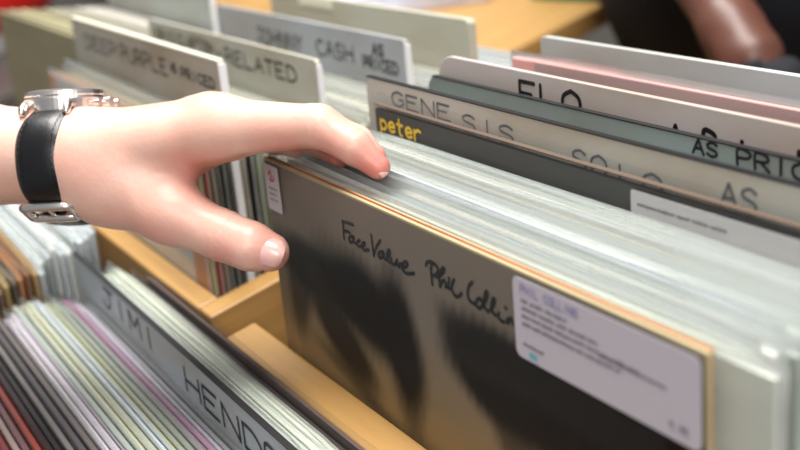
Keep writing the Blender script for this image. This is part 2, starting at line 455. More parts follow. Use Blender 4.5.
an = nt.nodes.new('ShaderNodeAttribute'); an.attribute_name = 'print'
nt.links.new(an.outputs['Color'], pb.inputs['Base Color']); pb.inputs['Roughness'].default_value = 0.5; pb.inputs['Specular IOR Level'].default_value = 0.2
me.materials.append(cm)
cov = bpy.data.objects.new('cover', me); COL.objects.link(cov); cov.parent = fv
st = [[(x-FVW/2, FVH+s) for x, s in q] for q in COVER_WRITING]
strokes_mesh(st, 0.00175, y=-0.0005).build('handwriting', INK, fv)
# record and paper inner sleeve showing as an orange line behind the front panel
b = MB(); b.box((-FVW/2+.001, FVT+.0001, .001), (FVW/2-.001, FVT+.0011, FVH+.0002)); b.build('inner_sleeve', paper('a4522a', .6), fv)
b = MB(); b.box((-FVW/2+.002, FVT+.0013, .001), (FVW/2-.002, FVT+.0024, FVH-.0002)); b.build('back_panel', paper('c4b68c', .6), fv)
sm = sleeve_mesh(FVW, FVH, FVT+.0026, 0.0042, 0.0003, off=.0011)
sm.build('plastic_sleeve', CLEAR, fv, smooth=True)
# price labels on the sleeve
def label_card(w, h, r=.003):
    b = MB(); pts = []
    for cx, cz, a0 in ((w-r, h-r, 0), (r, h-r, 90), (r, r, 180), (w-r, r, 270)):
        for k in range(5): a = math.radians(a0+k*22.5); pts.append((cx+r*math.cos(a), cz+r*math.sin(a)))
    n = len(pts)
    b.add([(x, 0, z) for x, z in pts]+[(x, .0002, z) for x, z in pts], [tuple(range(n))[::-1], tuple(range(n, 2*n))]+[(i, (i+1)%n, (i+1)%n+n, i+n) for i in range(n)])
    return b
lab = label_card(.0935, .0315).build('price_label', plain('label_paper', 'c6bfc8', .55), fv)
tag(lab, 'white rectangular label with purple and grey print')
lab.location = (.2195-FVW/2, -.0016, FVH-.0335)
def words(x0, x1, z, h, seed):
    rr = random.Random(seed); b = []; x = x0
    while x < x1:
        L = rr.uniform(.003, .009); e = min(x+L, x1); k = x
        while k < e:
            b.append([(k, z+rr.uniform(0, h*.3)), (k+.0007, z+h*rr.uniform(.6, 1))]); b.append([(k, z+h*.5), (k+.0011, z+h*.45)]); k += .0013
        x = e+.0014
    return b
st = text_strokes('PHIL COLLINS', .005, .0292, .0030, .032)
strokes_mesh(st, .0006, y=-.0002, smooth=False).build('label_heading', plain('purple_print', '8f84b4', .6), lab)
st = []
for z, x1, sd in ((.0222,.030,1),(.0192,.046,2),(.0162,.066,3),(.0132,.058,4)):
    st += words(.005, x1, z, .0019, sd)
st += words(.048, .078, .0192-.0035, .0016, 9) + words(.005, .0165, .0052, .0016, 5)
st += text_strokes('9.99', .080, .0062, .003, .008)
strokes_mesh(st, .0005, y=-.0002, smooth=False).build('label_print', plain('grey_print', '77707a', .6), lab)
strokes_mesh([[(.0085,.0022),(.0125,.0022)],[(.009,.0032),(.012,.0032)]], .0012, y=-.0002, smooth=False).build('label_mark', plain('teal_print', '6fb3bd', .6), lab)
tagl = label_card(.0165, .0245, .0008).build('price_tag', plain('tag_paper', 'c9bfc2', .6), fv)
tag(tagl, 'small upright price sticker with a red mark')
tagl.location = (.0030-FVW/2, -.0016, FVH-.0265)
strokes_mesh([[(.005,.019),(.0075,.0215),(.0085,.0185),(.0065,.0165),(.0105,.0168),(.0115,.019)]], .0011, y=-.0002).build('tag_mark', plain('red_print', 'c03048', .5), tagl)
strokes_mesh(words(.004,.013,.0115,.0014,11)+words(.004,.012,.0085,.0014,12)+words(.004,.013,.0055,.0014,13), .0004, y=-.0002, smooth=False).build('tag_print', plain('grey_print', '77707a', .6), tagl)

# ------------------------------------------------------------------ right-hand stack of the rear bin
cols = ['c4c8bc','b0b8b6','d8d6cc','9ea69c','c9cdd8','aeb3a2','dfe3de','98a29c','c2beae','b8c2c4','dedcd0','a2aba0','c8cec8']
cn = ['pale green-grey','pale grey-blue','off-white','sage grey','bluish white','pale olive','white','grey-green','cream','icy grey','ivory','muted sage','whitish']
X0s = [.018,.004,.010,.015,.002,.012,.006,.016,.003,.010,.005,.013,.008]
for i in range(13):
    y0 = .0074 + i*.0043
    record(f'{cn[i]} record in milky plastic, {ORD[i+1]} behind the handwritten front record', 'milky sleeved records behind the front record',
           X0s[i], y0, -.0045-.00075*i+random.uniform(-.001, .001), cols[i], t=.0032, lip=random.uniform(.003,.0055))
pet = record('black-covered record with yellow lowercase lettering, in front of the dark-edged divider', None, .008, .0655, -.0005, '454240', t=.003, lip=.007, sleeve=CLEAR)
b = MB(); b.box((-LP/2, -.0002, .312-.0003), (LP/2, .0031, .3123)); b.build('cover_edge', paper('5e4c40', .6), pet)
st = text_strokes('peter', .0135-.008-LP/2, .312-.0040, .0085, .042, .12)
strokes_mesh(st, .0016, y=-.0006, smooth=True).build('lettering', plain('yellow_print', 'e6bf3c', .5), pet)
pl = label_card(.088, .026, .001).build('price_label', plain('label_paper_grey', 'bdbab8', .55), pet); pl.location = (.2115-.008-LP/2, -.0018, .312-.0295)
strokes_mesh(words(.004, .05, .020, .0018, 21), .0005, y=-.0002, smooth=False).build('label_print', plain('grey_print', '77707a', .6), pl)

divider('grey-white divider card with dark top edge and faded GENESIS, behind the black-covered record', -.010, .0715, .0116, 'b8b5aa', texts=(
    ('GENE', .018, -.0045, .0075, .056), ('SIS', .084, -.0065, .0075, .042), ('SO', .167, -.0085, .0085, .022), ('LO', .197, -.0098, .0085, .024), ('AS', .2515, -.0055, .0085, .017)), ink=INK_GREY, w=.325, wd=.0013)
gen = [o for o in COL.objects if o.name.startswith('divider_card')][-1]
edge(gen, .1615, .0032)
mids = ['aeb3a8','8f958e','b7b4a4','c5c9c0','9aa39c']
for i, c in enumerate(mids):
    record(['pale grey-green','mid grey','beige-grey','light grey','slate grey'][i]+f' record standing low, {ORD[i+1]} behind the dark-edged divider', 'low records between the marker dividers',
           random.uniform(0, .01), .079+i*.0045, -.012+random.uniform(-.003,.003), c, t=.0028)
teal = divider('teal-grey divider card with black capitals AS PRICED at its right', 0.0, .1057, -.0002, '87918f', texts=(
    ('AS', .2035, -.0006, .0058, .0135), ('PRICED', .2275, -.0007, .0062, .052)), w=.325, wd=.0014)
edge(teal, .158, .0032)
elo = divider('pinkish-white divider card with bold ELO partly hidden behind the teal-grey card', 0.0, .1134, .0081, 'beb4b0', texts=(
    ('ELO', .076, -.0050, .0125, .047), ('As', .183, -.0102, .007, .012), ('Priced', .202, -.0096, .008, .05)), w=.325, wd=.0022, r=.014)
record('salmon-pink record jacket with a pale top edge, in front of the rearmost white card', None, .0, .165, -.0137, 'e8a9a2', t=.0035, lip=.003, sleeve=MILK2, w=.318)
divider('rearmost plain grey-white plastic card with a bright white top edge, at the back right', 0.0, .1863, -.010, 'b6baba', t=.0045, w=.325, r=.004)
for i, c in enumerate(['c9c9c0','b8bcc4','d9d6c8','a9adb0','cfcfd2']):
    record(f'pale record, {ORD[i+1]} behind the rearmost plain card', 'records behind the rearmost card', random.uniform(0,.02), .198+i*.0105, -.062-.007*i+random.uniform(-.002,.002), c, t=.0045)

# ------------------------------------------------------------------ left-hand stack of the rear bin
LX = -.100-LP
fl = [('b98a6c','peach-brown',-.0035),('cfc27c','straw yellow',.0002),('a82a2a','bright red',.0038),('8c7b5a','tan',.0078),('3a3a28','dark olive',.0117),('171514','black',.0156)]
for c, n_, y0 in fl:
    record(f'{n_} record at the front of the left stack, seen between thumb and finger', 'front records of the left stack', LX-.004+random.uniform(-.002,.002), y0, -.008+random.uniform(-.003,.002)-(.012 if 'red' in n_ else 0), c, t=.0026)
dp = divider('yellow-edged grey divider card reading DEEP PURPLE, just above the wrist', LX, .0215, .0288, 'a8a294', t=.0042, texts=(
    ('DEEP', LX+.034, -.010, .0105, .080), ('PURPLE', LX+.125, -.0095, .0105, .097, .28), ('AS', LX+.230, -.0100, .0060, .010), ('PRICED', LX+.249, -.0115, .0062, .056)), h=.345, w=LP, wd=.0015, r=.003)
b = MB(); b.box((LP/2-.0004, -.0002, .1), (LP/2+.0012, .0044, HH[dp.name]-.0015)); b.build('side_edge', plain('white_plastic', 'eef0f2', .35), dp)
b = MB(); b.box((-LP/2, -.0002, HH[dp.name]-.0004), (LP/2-.002, .0044, HH[dp.name]+.0006)); b.build('top_edge', plain('cream_plastic', 'e8e4cc', .35), dp)
lc = [('8a7a58','tan-grey'),('201e1c','near-black'),('9aa083','pale olive'),('b9c0a8','pale sage'),('2a2826','charcoal'),('c8c8bc','light stone'),('d6d4c4','cream'),('b4b09c','khaki-grey'),('c9ccc8','silver grey'),('dcd8c0','ivory'),('a9a690','drab green')]
for i, (c, n_) in enumerate(lc):
    record(f'{n_} record in plastic, {ORD[i+1]} behind the yellow-edged card in the left stack', 'records behind the yellow-edged card', LX+random.uniform(-.004,.001), .0275+i*.0052, -.030+random.uniform(-.003,.002), c, t=.0032)
rl = divider('off-white divider card reading ERIC CLAPTON + RELATED', LX, .0870, .0041, 'b9b7ab', texts=(
    ('ERIC', LX+.018, -.0070, .008, .042), ('CLAPTON', LX+.068, -.0070, .0085, .075), ('+', LX+.150, -.011, .006, .007), ('RELATED', LX+.166, -.0085, .0100, .118)), w=LP, h=.33, wd=.0017, r=.004)
b = MB(); b.box((LP/2-.0004, -.0002, .1), (LP/2+.0010, .0032, HH[rl.name]-.0035)); b.build('side_edge', plain('white_plastic', 'eef0f2', .35), rl)
lc = [('b5b7a8','grey-green'),('cfcfbf','pale cream'),('a9a78f','olive-grey'),('8f8a6a','moss'),('c5c1a4','straw'),('b0b0a6','stone'),('d0cdbc','off-white'),('9c9a86','drab'),('bcbcae','light drab'),('c8c4b0','parchment')]
for i, (c, n_) in enumerate(lc):
    record(f'{n_} record, {ORD[i+1]} in the group behind the off-white lettered card', 'records behind the off-white card', LX+random.uniform(-.004,.001), .0935+i*.0056, -.046+random.uniform(-.003,.003), c, t=.0034)
cs_ = divider('blue-grey divider card reading JOHNNY CASH AS PRICED', LX, .1525, -.0089, 'a9adb2', texts=(
    ('JOHNNY', LX+.080, -.0125, .0115, .082), ('PRICED', LX+.090, -.0265, .006, .045), ('CASH', LX+.187, -.0115, .0115, .056), ('AS', LX+.272, -.0065, .0075, .015), ('PRICED', LX+.258, -.0165, .0075, .046)), w=LP, h=.33, wd=.0017, r=.003)
b = MB(); b.box((LP/2-.0004, -.0002, .1), (LP/2+.0016, .0036, HH[cs_.name]-.003)); b.build('side_edge', plain('white_plastic', 'eef0f2', .35), cs_)
lc = [('b6b8ac','grey'),('c9c4a4','straw'),('a7a9a0','slate'),('c2c4bb','pale'),('b5ae8c','khaki'),('b9b6b0','dove grey')]
for i, (c, n_) in enumerate(lc):
    record(f'{n_} record, {ORD[i+1]} in the group behind the blue-grey lettered card', 'records behind the blue-grey card', LX+random.uniform(-.004,.001), .160+i*.0068, -.050+random.uniform(-.004,.003), c, t=.004)
bx = divider('plain cream plastic card without writing, rearmost of the left stack', LX, .2040, -.0157, 'bdbbaa', t=.006, w=LP, h=.33, r=.004)
b = MB(); b.box((-LP/2+.06, -.0006, HH[bx.name]-.008), (-LP/2+.12, .0, HH[bx.name]-.001)); b.build('top_edge', plain('cream_plastic', 'e8e4cc', .35), bx)
for i in range(12):
    record(f'pale record, {ORD[i+1]} behind the plain cream card', 'backmost records of the left stack', LX+random.uniform(-.004,.001), .218+i*.0115, -.07-.004*i+random.uniform(-.004,.004), random.choice(['c9c9c0','b8bcc4','d9d6c8','cfcfd2','d8d8d0']), t=.005)
# far-left stack
FX = -.4435-LP
for i, (c, n_) in enumerate([('847c5c','olive'),('9c9678','drab olive'),('b4ac84','straw'),('7f7a5e','dark olive'),('a8a284','khaki'),('a09c8c','taupe'),('8c8878','grey-brown'),('b8b4a8','stone'),('c4c0b4','pale stone'),('a09890','warm grey')]):
    record(f'{n_} record, {ORD[i+1]} from the front of the far-left stack', 'far-left stack', FX+random.uniform(-.004,.004), .034+i*.012, .004-.004*i, c, t=.006, sleeve=None)

# ------------------------------------------------------------------ lower front bin
BX = -.205
def brec(label, group, X0, y, ztop, col, **k):
    """y = position of the front face at height -.085"""
    return record(label, group, X0, y + .085*TL, ztop, col, **k)
bk = [('55443e','charcoal and brown',-.0540,-.135),('2e2826','very dark brown',-.0592,-.152),('dfe0d2','cream',-.0635,-.168),('e6ead6','pale cream-green',-.0672,-.176),('d6dccb','pale sage',-.0709,-.170),('cfd6cc','pale green-grey',-.0745,-.182)]
for c, n_, y, xl in bk:
    brec(f'{n_} record in the lower bin between the grey card and wooden rail', 'records behind the grey marker card', xl, y, -.088+random.uniform(-.001,.002), c, t=.0024, sleeve=CLEAR if y > -.06 else MILK)
hd = divider('grey divider card reading JIMI HENDRIX in black marker, in the lower bin', -.2163, -.0785+.08*TL, -.079, 'adb5b9', w=.352, texts=(
    ('JIMI', -.150, -.0045, .0125, .098), ('HENDRIX', -.006, -.0085, .0130, .175)), wd=.0021, h=.33, r=.003)
edge(hd, .174, .0032)
fr = [('6e6c72','dark grey-violet'),('8d8a96','lavender grey'),('a9a3ad','pale mauve'),('9c6c8a','magenta'),('888e88','grey-green'),('949a8c','sage'),('a6a888','olive-yellow'),('b4bcc2','pale blue'),('a2a89a','soft green'),
      ('b9ba9e','yellow-green'),('979f96','green-grey'),('b8b0ba','pale lavender'),('c4bcc4','pinkish white'),('5e5654','brown-grey'),('4a4648','dark grey'),('6a6462','smoke grey'),('1c1718','black'),('241416','dark maroon'),
      ('83382e','brick red'),('6a4a4c','dusty plum'),('8e7a76','mushroom'),('743232','red'),('857a78','grey-brown'),('b0a8a4','light taupe'),('6a2a2a','wine'),('94908c','warm grey'),('3c3838','soot')]
for i, (c, n_) in enumerate(fr):
    y = -.0845-i*.0044
    brec(f'{n_} record, {ORD[i+1]} in front of the grey lower-bin marker card', 'records in front of the grey marker card', BX+random.uniform(-.008,.016)+(.012 if i % 3 == 0 else 0), y, min(-.106+.0022*i, -.0885)+random.uniform(-.0015,.0015), c, t=.0031, sleeve=CLEAR if i > 12 else MILK2 if i in (3,6,8,10) else MILK, lip=random.uniform(.003,.006))
lc = ['d5dade','c9d0d4','e0e2e4','bcc6c8','d9dcd8','ccd4d8','e4e6e2','b2babc','d0d6d0','c4ccd2','a5854e','7a4a24','a8703a','3a2c22','a88a50','5a3a24','caa860','8a6a3a','d0c8b0','94784c']
nm = ['icy grey','cool grey','bright grey-white','blue-grey','pale stone','misty blue','chalk white','steel grey','pale moss','light steel','ochre','chestnut','orange-brown','dark umber','tan','walnut','golden','bronze','bone','camel']
for i, c in enumerate(lc):
    brec(f'{nm[i]} edged record, {ORD[i+1]} from the wooden rail in the stack under the wrist', 'lower left stack under the wrist', (-.247 if i < 9 else -.226)-LP+random.uniform(-.003,.003), -.0560-i*.0050, -.086+random.uniform(-.004,.004), c, t=.0032)

# ------------------------------------------------------------------ smooth bodies from blended round cones
def cone_sdf(P, a, b, ra, rb):
    a = np.array(a, np.float32); b = np.array(b, np.float32)
    ba = b - a; L2 = float(ba @ ba) + 1e-12
    t = np.clip(((P - a) @ ba) / L2, 0, 1)
    return np.linalg.norm(P - a - t[..., None] * ba, axis=-1) - (ra + (rb - ra) * t)
def smin(a, b, k):
    h = np.clip(.5 + .5 * (b - a) / k, 0, 1)
    return b * (1 - h) + a * h - k * h * (1 - h)
def nets(F, org, h):
    """surface nets on a scalar grid, returns verts and quads"""
    S = F < 0; nx, ny, nz = F.shape
    acc = np.zeros((nx-1, ny-1, nz-1, 3), np.float32); cnt = np.zeros((nx-1, ny-1, nz-1), np.float32)
    cor = [(i, j, k) for i in (0, 1) for j in (0, 1) for k in (0, 1)]
    sl = lambda c: tuple(slice(c[d], F.shape[d]-1+c[d]) for d in range(3))
    for a in cor:
        for d in range(3):
            if a[d]: continue
            b = list(a); b[d] = 1; b = tuple(b)
            fa, fb = F[sl(a)], F[sl(b)]; m = (fa < 0) != (fb < 0)
            t = np.where(m, fa / np.where(m, fa - fb, 1), 0)
            for e in range(3): acc[..., e] += m * (a[e] + (t if e == d else 0))
            cnt += m
    act = cnt > 0; idx = -np.ones(act.shape, np.int64); idx[act] = np.arange(act.sum())
    I = np.argwhere(act); V = (I + acc[act] / cnt[act][:, None]) * h + np.array(org)
    Q = []
    for d in range(3):
        e, f_ = [(1, 2), (2, 0), (0, 1)][d]
        lo = [slice(1, -1)] * 3; lo[d] = slice(0, -1); hi = list(lo); hi[d] = slice(1, None)
        A, B = S[tuple(lo)], S[tuple(hi)]
        P_ = np.argwhere(A != B); off = np.array([1, 1, 1]); off[d] = 0; P_ = P_ + off
        if not len(P_): continue
        fl = S[P_[:, 0], P_[:, 1], P_[:, 2]]
        def g(de, df):
            q = P_.copy(); q[:, e] -= de; q[:, f_] -= df; return idx[q[:, 0], q[:, 1], q[:, 2]]
        q = np.stack([g(1, 1), g(0, 1), g(0, 0), g(1, 0)], 1)
        q[~fl] = q[~fl][:, ::-1]; Q.append(q)
    return V, np.concatenate(Q)
def sdf_mesh(name, fn, lo, hi, h, mat, parent=None, xf=None, tint=None):
    n = [int((hi[i]-lo[i])/h)+1 for i in range(3)]
    gx = [np.float32(lo[i])+h*np.arange(n[i], dtype=np.float32) for i in range(3)]
    P = np.stack(np.meshgrid(*gx, indexing='ij'), -1)
    V, Q = nets(fn(P), lo, h)
    col = tint(V) if tint else None
    if xf is not None: V = xf(V)
    me = bpy.data.meshes.new(name)
    me.vertices.add(len(V)); me.vertices.foreach_set('co', V.astype(np.float32).ravel())
    me.loops.add(len(Q)*4); me.loops.foreach_set('vertex_index', Q.astype(np.int32).ravel())
    me.polygons.add(len(Q)); me.polygons.foreach_set('loop_start', np.arange(0, len(Q)*4, 4, dtype=np.int32))
    me.polygons.foreach_set('use_smooth', np.ones(len(Q), bool))
    me.update(); me.validate()
    if col is not None:
        a = me.color_attributes.new('flush', 'FLOAT_COLOR', 'POINT')
        a.data.foreach_set('color', np.concatenate([col[:, None].repeat(3, 1), np.ones((len(V), 1))], 1).astype(np.float32).ravel())
    me.materials.append(mat)
    o = bpy.data.objects.new(name, me); COL.objects.link(o)
    if parent: o.parent = parent
    return o

# hand joints given as (across, down, distance) in the frame the arm was measured in
def J(px, py, dd): return np.array([(px-400)/FPX*dd, (py-225)/FPX*dd, dd])
def to_world(V): return V @ RC + CAM
def skin_mat(name, base, flush, rough=.42):
    m, nt, b = newmat(name)
    a = nt.nodes.new('ShaderNodeAttribute'); a.attribute_name = 'flush'
    n = noise(nt, 45, (1, 1, 1), 4)
    ad = nt.nodes.new('ShaderNodeMath'); ad.operation = 'MULTIPLY_ADD'
    nt.links.new(n.outputs[0], ad.inputs[0]); ad.inputs[1].default_value = .55
    nt.links.new(a.outputs['Fac'], ad.inputs[2])
    r = ramp(nt, ad.outputs[0], [(0.2, lin(base)), (1.0, lin(flush))])
    nt.links.new(r.outputs[0], b.inputs['Base Color'])
    b.inputs['Roughness'].default_value = rough
    b.inputs['Subsurface Weight'].default_value = .18
    b.inputs['Subsurface Radius'].default_value = (.006, .0025, .0015)
    b.inputs['Subsurface Scale'].default_value = 1.0
    n2 = noise(nt, 420, (1, 1, 1), 3); bp = nt.nodes.new('ShaderNodeBump'); bp.inputs['Strength'].default_value = .16; bp.inputs['Distance'].default_value = .001
    nt.links.new(n2.outputs[0], bp.inputs['Height']); nt.links.new(bp.outputs[0], b.inputs['Normal'])
    return m
SKIN = skin_mat('skin', 'e4bba8', 'd27f72')

wr = J(72, 158, .578)
chains = {
 'index': [(220,128,.548,.0142),(318,126,.531,.0098),(353,146,.5250,.0079),(378,167,.5230,.0057)],
 'middle': [(214,127,.568,.0145),(322,127,.553,.0095),(356,144,.5480,.0083),(373,157,.5355,.0062)],
 'ring': [(203,127,.590,.0138),(292,130,.582,.0092),(322,141,.571,.0082),(341,155,.553,.0060)],
 'little': [(186,132,.608,.0125),(250,134,.603,.0084),(277,139,.592,.0074),(296,147,.577,.0056)],
}
C3 = {k: [(J(*p[:3]), p[3]) for p in v] for k, v in chains.items()}
TH = [(J(112,184,.566),.0180),(J(170,212,.556),.0140),(J(224,236,.5505),.0117),(J(250,246,.5475),.0112),(J(270,252,.5475),.0093)]
def hand_sdf(P):
    c = lambda a, b: cone_sdf(P, a[0], b[0], a[1], b[1])
    # forearm and wrist: two side-by-side cones make the oval section
    arm = None
    for dd, ry in ((-.006, 0), (.014, .0)):
        w_ = wr + np.array([0, 0, dd]); e_ = J(-330, 150, .655) + np.array([0, ry, dd*1.5])
        q = cone_sdf(P, e_, J(-60,152,.592)+np.array([0,0,dd]), .034, .0235); arm = q if arm is None else smin(arm, q, .02)
        q = cone_sdf(P, J(-60,152,.592)+np.array([0,0,dd]), w_, .0228, .0206); arm = smin(arm, q, .02)
    # metacarpals
    for k, st in (('index', (84,157,.566,.0190)), ('middle', (84,154,.578,.0185)), ('ring', (84,156,.590,.0175)), ('little', (84,160,.600,.0165))):
        arm = smin(arm, cone_sdf(P, J(*st[:3]), C3[k][0][0], st[3], C3[k][0][1]), .012)
    arm = smin(arm, cone_sdf(P, J(90,165,.57), TH[0][0], .019, TH[0][1]), .016)
    arm = smin(arm, c(TH[0], TH[1]), .014)
    arm = smin(arm, cone_sdf(P, J(115,175,.575), J(190,145,.562), .015, .012), .012)      # web and thenar
    arm = smin(arm, cone_sdf(P, J(140,190,.560), J(172,168,.558), .012, .008), .010)
    th = None
    for i in range(1, len(TH)-1):
        q = c(TH[i], TH[i+1]); th = q if th is None else smin(th, q, .004)
    arm = smin(arm, th, .009)
    fs = None
    for k, ch in C3.items():
        q = None
        for i in range(len(ch)-1):
            s = c(ch[i], ch[i+1]); q = s if q is None else smin(q, s, .0035)
        # joint knuckles and fingertip pads
        fs = q if fs is None else smin(fs, q, .0018)
    arm = smin(arm, fs, .010)
    # knuckle hills and tendon ridges on the back of the hand
    for k in ('index', 'middle', 'ring'):
        arm = smin(arm, np.linalg.norm(P - (C3[k][0][0]+np.array([-.002,-.0040,-.001])), axis=-1) - (C3[k][0][1]-.0042), .006)
    # crease lines at the joints
    for ch, i, offs, r_ in ((TH, 2, (-.002, .0025), .016), (C3['index'], 1, (-.002, .002), .0125), (C3['index'], 2, (0,), .011)):
        p = ch[i][0]; ax = ch[i+1][0]-ch[i-1][0]; ax = ax/np.linalg.norm(ax); d = P-p; s_ = d @ ax.astype(np.float32)
        near = np.exp(-(np.linalg.norm(d, axis=-1)/r_)**4)
        for o_ in offs: arm = arm + .00045*np.exp(-((s_-o_)/.0010)**2)*near
    # fold between thumb and forefinger, soft tendon lines on the back
    for a, b_, dp, w_ in ((J(200,176,.548), J(245,158,.541), .0010, .0022), (J(120,150,.558), J(205,112,.548), -.0007, .004), (J(150,112,.57), J(214,103,.556), -.0008, .0035)):
        ba = (b_-a); t = np.clip(((P-a)@ba)/(ba@ba), 0, 1); dd = np.linalg.norm(P-a-t[..., None]*ba, axis=-1)
        arm = arm + dp*np.exp(-(dd/w_)**2)
    return arm
def flush(V):
    t = np.zeros(len(V))
    for p, r_, a in ((C3['index'][3][0], .014, .8), (C3['middle'][3][0], .013, .7), (C3['index'][2][0], .013, .25), (C3['index'][1][0], .014, .12), (C3['ring'][3][0], .014, .8), (TH[4][0], .013, .45), (TH[2][0]+[0,.008,-.004], .012, .5),
                     (J(205,165,.553), .020, .6), (J(100,170,.56), .02, .35), (J(160,120,.56), .02, .25), (J(215,110,.55), .014, .4), (J(150,230,.55), .02, .35), (J(285,150,.53), .016, .45), (J(130,215,.55), .02, .25), (C3['middle'][0][0], .016, .12), (J(330,150,.525), .012, .5)):
        t = np.maximum(t, a*np.exp(-((np.linalg.norm(V-p, axis=1)/r_)**2)))
    return t
arm = sdf_mesh('person', hand_sdf, (-.47, -.105, .495), (.010, .045, .70), .0011, SKIN, xf=to_world, tint=flush)
tag(arm, 'bare forearm and hand reaching from the left over the records, finger and thumb spread', 'person')
# nails: small curved plates on the fingertips
def nail(center, along, normal, L, W, curve, name, mat, base_r=.0012):
    a = Vector(along).normalized(); n = Vector(normal); n = (n - a*n.dot(a)).normalized(); s = a.cross(n)
    b = MB(); nu, nv = 11, 12; c0 = Vector(center); vs = []
    for lay in (0, -.0006):
        for j in range(nv):
            v = -1+2*j/(nv-1); 
            for i in range(nu):
                u = -1+2*i/(nu-1)
                wv = W*(1-max(0, abs(v)-.45)**2*1.1)
                e = -(u*u)*curve - (v*v)*L*.07
                lift = -.0005 if (abs(u) > .95 or abs(v) > .95) else 0
                vs.append(c0 + s*(u*wv/2) + a*(v*L/2*(1-.12*u*u)) + n*(e+lay+lift))
    fs = []
    for lay in range(2):
        o = lay*nu*nv
        for j in range(nv-1):
            for i in range(nu-1):
                q = (o+j*nu+i, o+j*nu+i+1, o+(j+1)*nu+i+1, o+(j+1)*nu+i); fs.append(q if lay else q[::-1])
    b.add([to_world(np.array(v)) for v in vs], fs)
    return b.build(name, mat, arm, smooth=True)
NAIL = plain('nail', 'e3b0a8', .22)
nail(J(269,250.5,.5364)+np.array([0,0,.0]), J(272,252,.5475)-J(240,243,.549), (.22,-.10,-.95), .0140, .0130, .0030, 'thumb_nail', NAIL)
nail(J(383,165.5,.5212), J(378,168,.5255)-J(354,147,.5265), (.72,-.55,-.2), .0085, .0075, .0022, 'finger_nail', NAIL)

# ------------------------------------------------------------------ wristwatch
Aax = Vector(J(100,150,.572)-J(20,154,.583)).normalized()                 # along the forearm
Nax = Vector((0.03,-1,-.10)); Nax = (Nax-Aax*Nax.dot(Aax)).normalized()   # out of the back of the wrist
Bax = Aax.cross(Nax); 
if Bax.z < 0: Bax = -Bax                                                  # away from the viewer
WC = Vector(J(74,160,.5805)) + Vector((0,0,.004))
def W3(a, b, n): return Vector(to_world(np.array(WC + Aax*a + Bax*b + Nax*n)))
wroot = empty('wristwatch', W3(0,0,-.03)); tag(wroot, 'steel wristwatch with a black leather strap on the wrist at left', 'watch')
def wbuild(mb, name, mat, **k):
    o = mb.build(name, mat, wroot, **k); o.matrix_parent_inverse = wroot.matrix_basis.inverted(); return o
bpy.context.view_layer.update()
LEATHER, lnt, lb = newmat('black_leather'); lb.inputs['Base Color'].default_value = (*lin('0e0e10'), 1); lb.inputs['Roughness'].default_value = .34
ln = noise(lnt, 600, (1,1,1), 3); lbp = lnt.nodes.new('ShaderNodeBump'); lbp.inputs['Strength'].default_value = .15; lbp.inputs['Distance'].default_value = .0006
lnt.links.new(ln.outputs[0], lbp.inputs['Height']); lnt.links.new(lbp.outputs[0], lb.inputs['Normal'])
STEEL = plain('polished_steel', 'eee6e0', .27, 1.0)
def ring_pt(t, off):
    """oval around the wrist, t from the back of the wrist toward the viewer side; off = distance outward"""
    a, b_ = .0345, .0243
    cb, cn = -math.sin(t), math.cos(t)
    e = 2.4; rr = (abs(cb/a)**e+abs(cn/b_)**e)**(-1/e)
    return cb*(rr+off), cn*(rr+off)
def strap_piece(t0, t1, name, w0, w1, n=34, extra=0.0):
    b = MB(); vs = []
    for i in range(n):
        u = i/(n-1); t = t0+(t1-t0)*u; w = (w0+(w1-w0)*u)/2
        cs = [(-w, .0004), (-w, .0022), (-w+.0018, .0034), (-w*.3, .0040), (w*.3, .0040), (w-.0018, .0034), (w, .0022), (w, .0004)]
        for a, o in cs:
            bb, nn = ring_pt(t, o+extra); vs.append(W3(a, bb, nn))
    m = 8; fs = [tuple(range(m)), tuple(range((n-1)*m, n*m))[::-1]]
    for i in range(n-1):
        for k in range(m): fs.append((i*m+k, (i+1)*m+k, (i+1)*m+(k+1) % m, i*m+(k+1) % m))
    b.add(vs, fs); o = wbuild(b, name, LEATHER, smooth=True)
    return o
s1 = strap_piece(.28, 2.75, 'strap', .0240, .0215)
s2 = strap_piece(-.42, -3.25, 'strap', .0215, .0195, extra=.0002)
s3 = strap_piece(3.3, 2.50, 'strap_tail', .0215, .0205, extra=.0046)
for sd in (-1, 1):      # stitching rows
    b = MB()
    for k in range(26):
        t = .55+k*.078; p = [W3(sd*.0083, *ring_pt(t+q, .0043)) for q in (0, .048)]
        b.tube(p, .00022, 5)
    o = b.build('stitching', plain('black_thread', '121214', .6), s1); 
# case
COFF = -.003
def disc(profile, name, mat, cz, n=56, cb=0.0, axis='N'):
    b = MB(); vs = []
    for r_, z in profile:
        for k in range(n):
            a = 2*math.pi*k/n; vs.append(W3(COFF+r_*math.cos(a), cb+r_*math.sin(a), cz+z))
    m = len(profile); fs = [tuple(range(n)), tuple(range((m-1)*n, m*n))[::-1]]
    for i in range(m-1):
        for k in range(n): fs.append((i*n+k, (i+1)*n+k, (i+1)*n+(k+1) % n, i*n+(k+1) % n))
    b.add(vs, fs); return wbuild(b, name, mat, smooth=False)
CZ = .0240
cse = disc([(.0150,-.001),(.0187,-.0004),(.0202,.001),(.0206,.0070),(.0200,.0082),(.0203,.0088),(.0194,.0108),(.0172,.0114)], 'case', STEEL, CZ)
disc([(.0170,.0108),(.0168,.0114),(.0150,.0117)], 'crystal', plain('watch_glass', '9a9896', .12), CZ)
b = MB()
for sa in (-1, 1):
    for sb in (-1, 1):
        path = [W3(COFF+sa*.0115, sb*.013, CZ+.0045), W3(COFF+sa*.0118, sb*.0195, CZ+.0040), W3(COFF*.7+sa*.0122, sb*.0230, CZ+.0015), W3(COFF*.5+sa*.0122, sb*.0248, CZ-.0008)]
        b.tube(path, [.0024,.0023,.0021,.0016], 10)
wbuild(b, 'lug', STEEL, smooth=True)
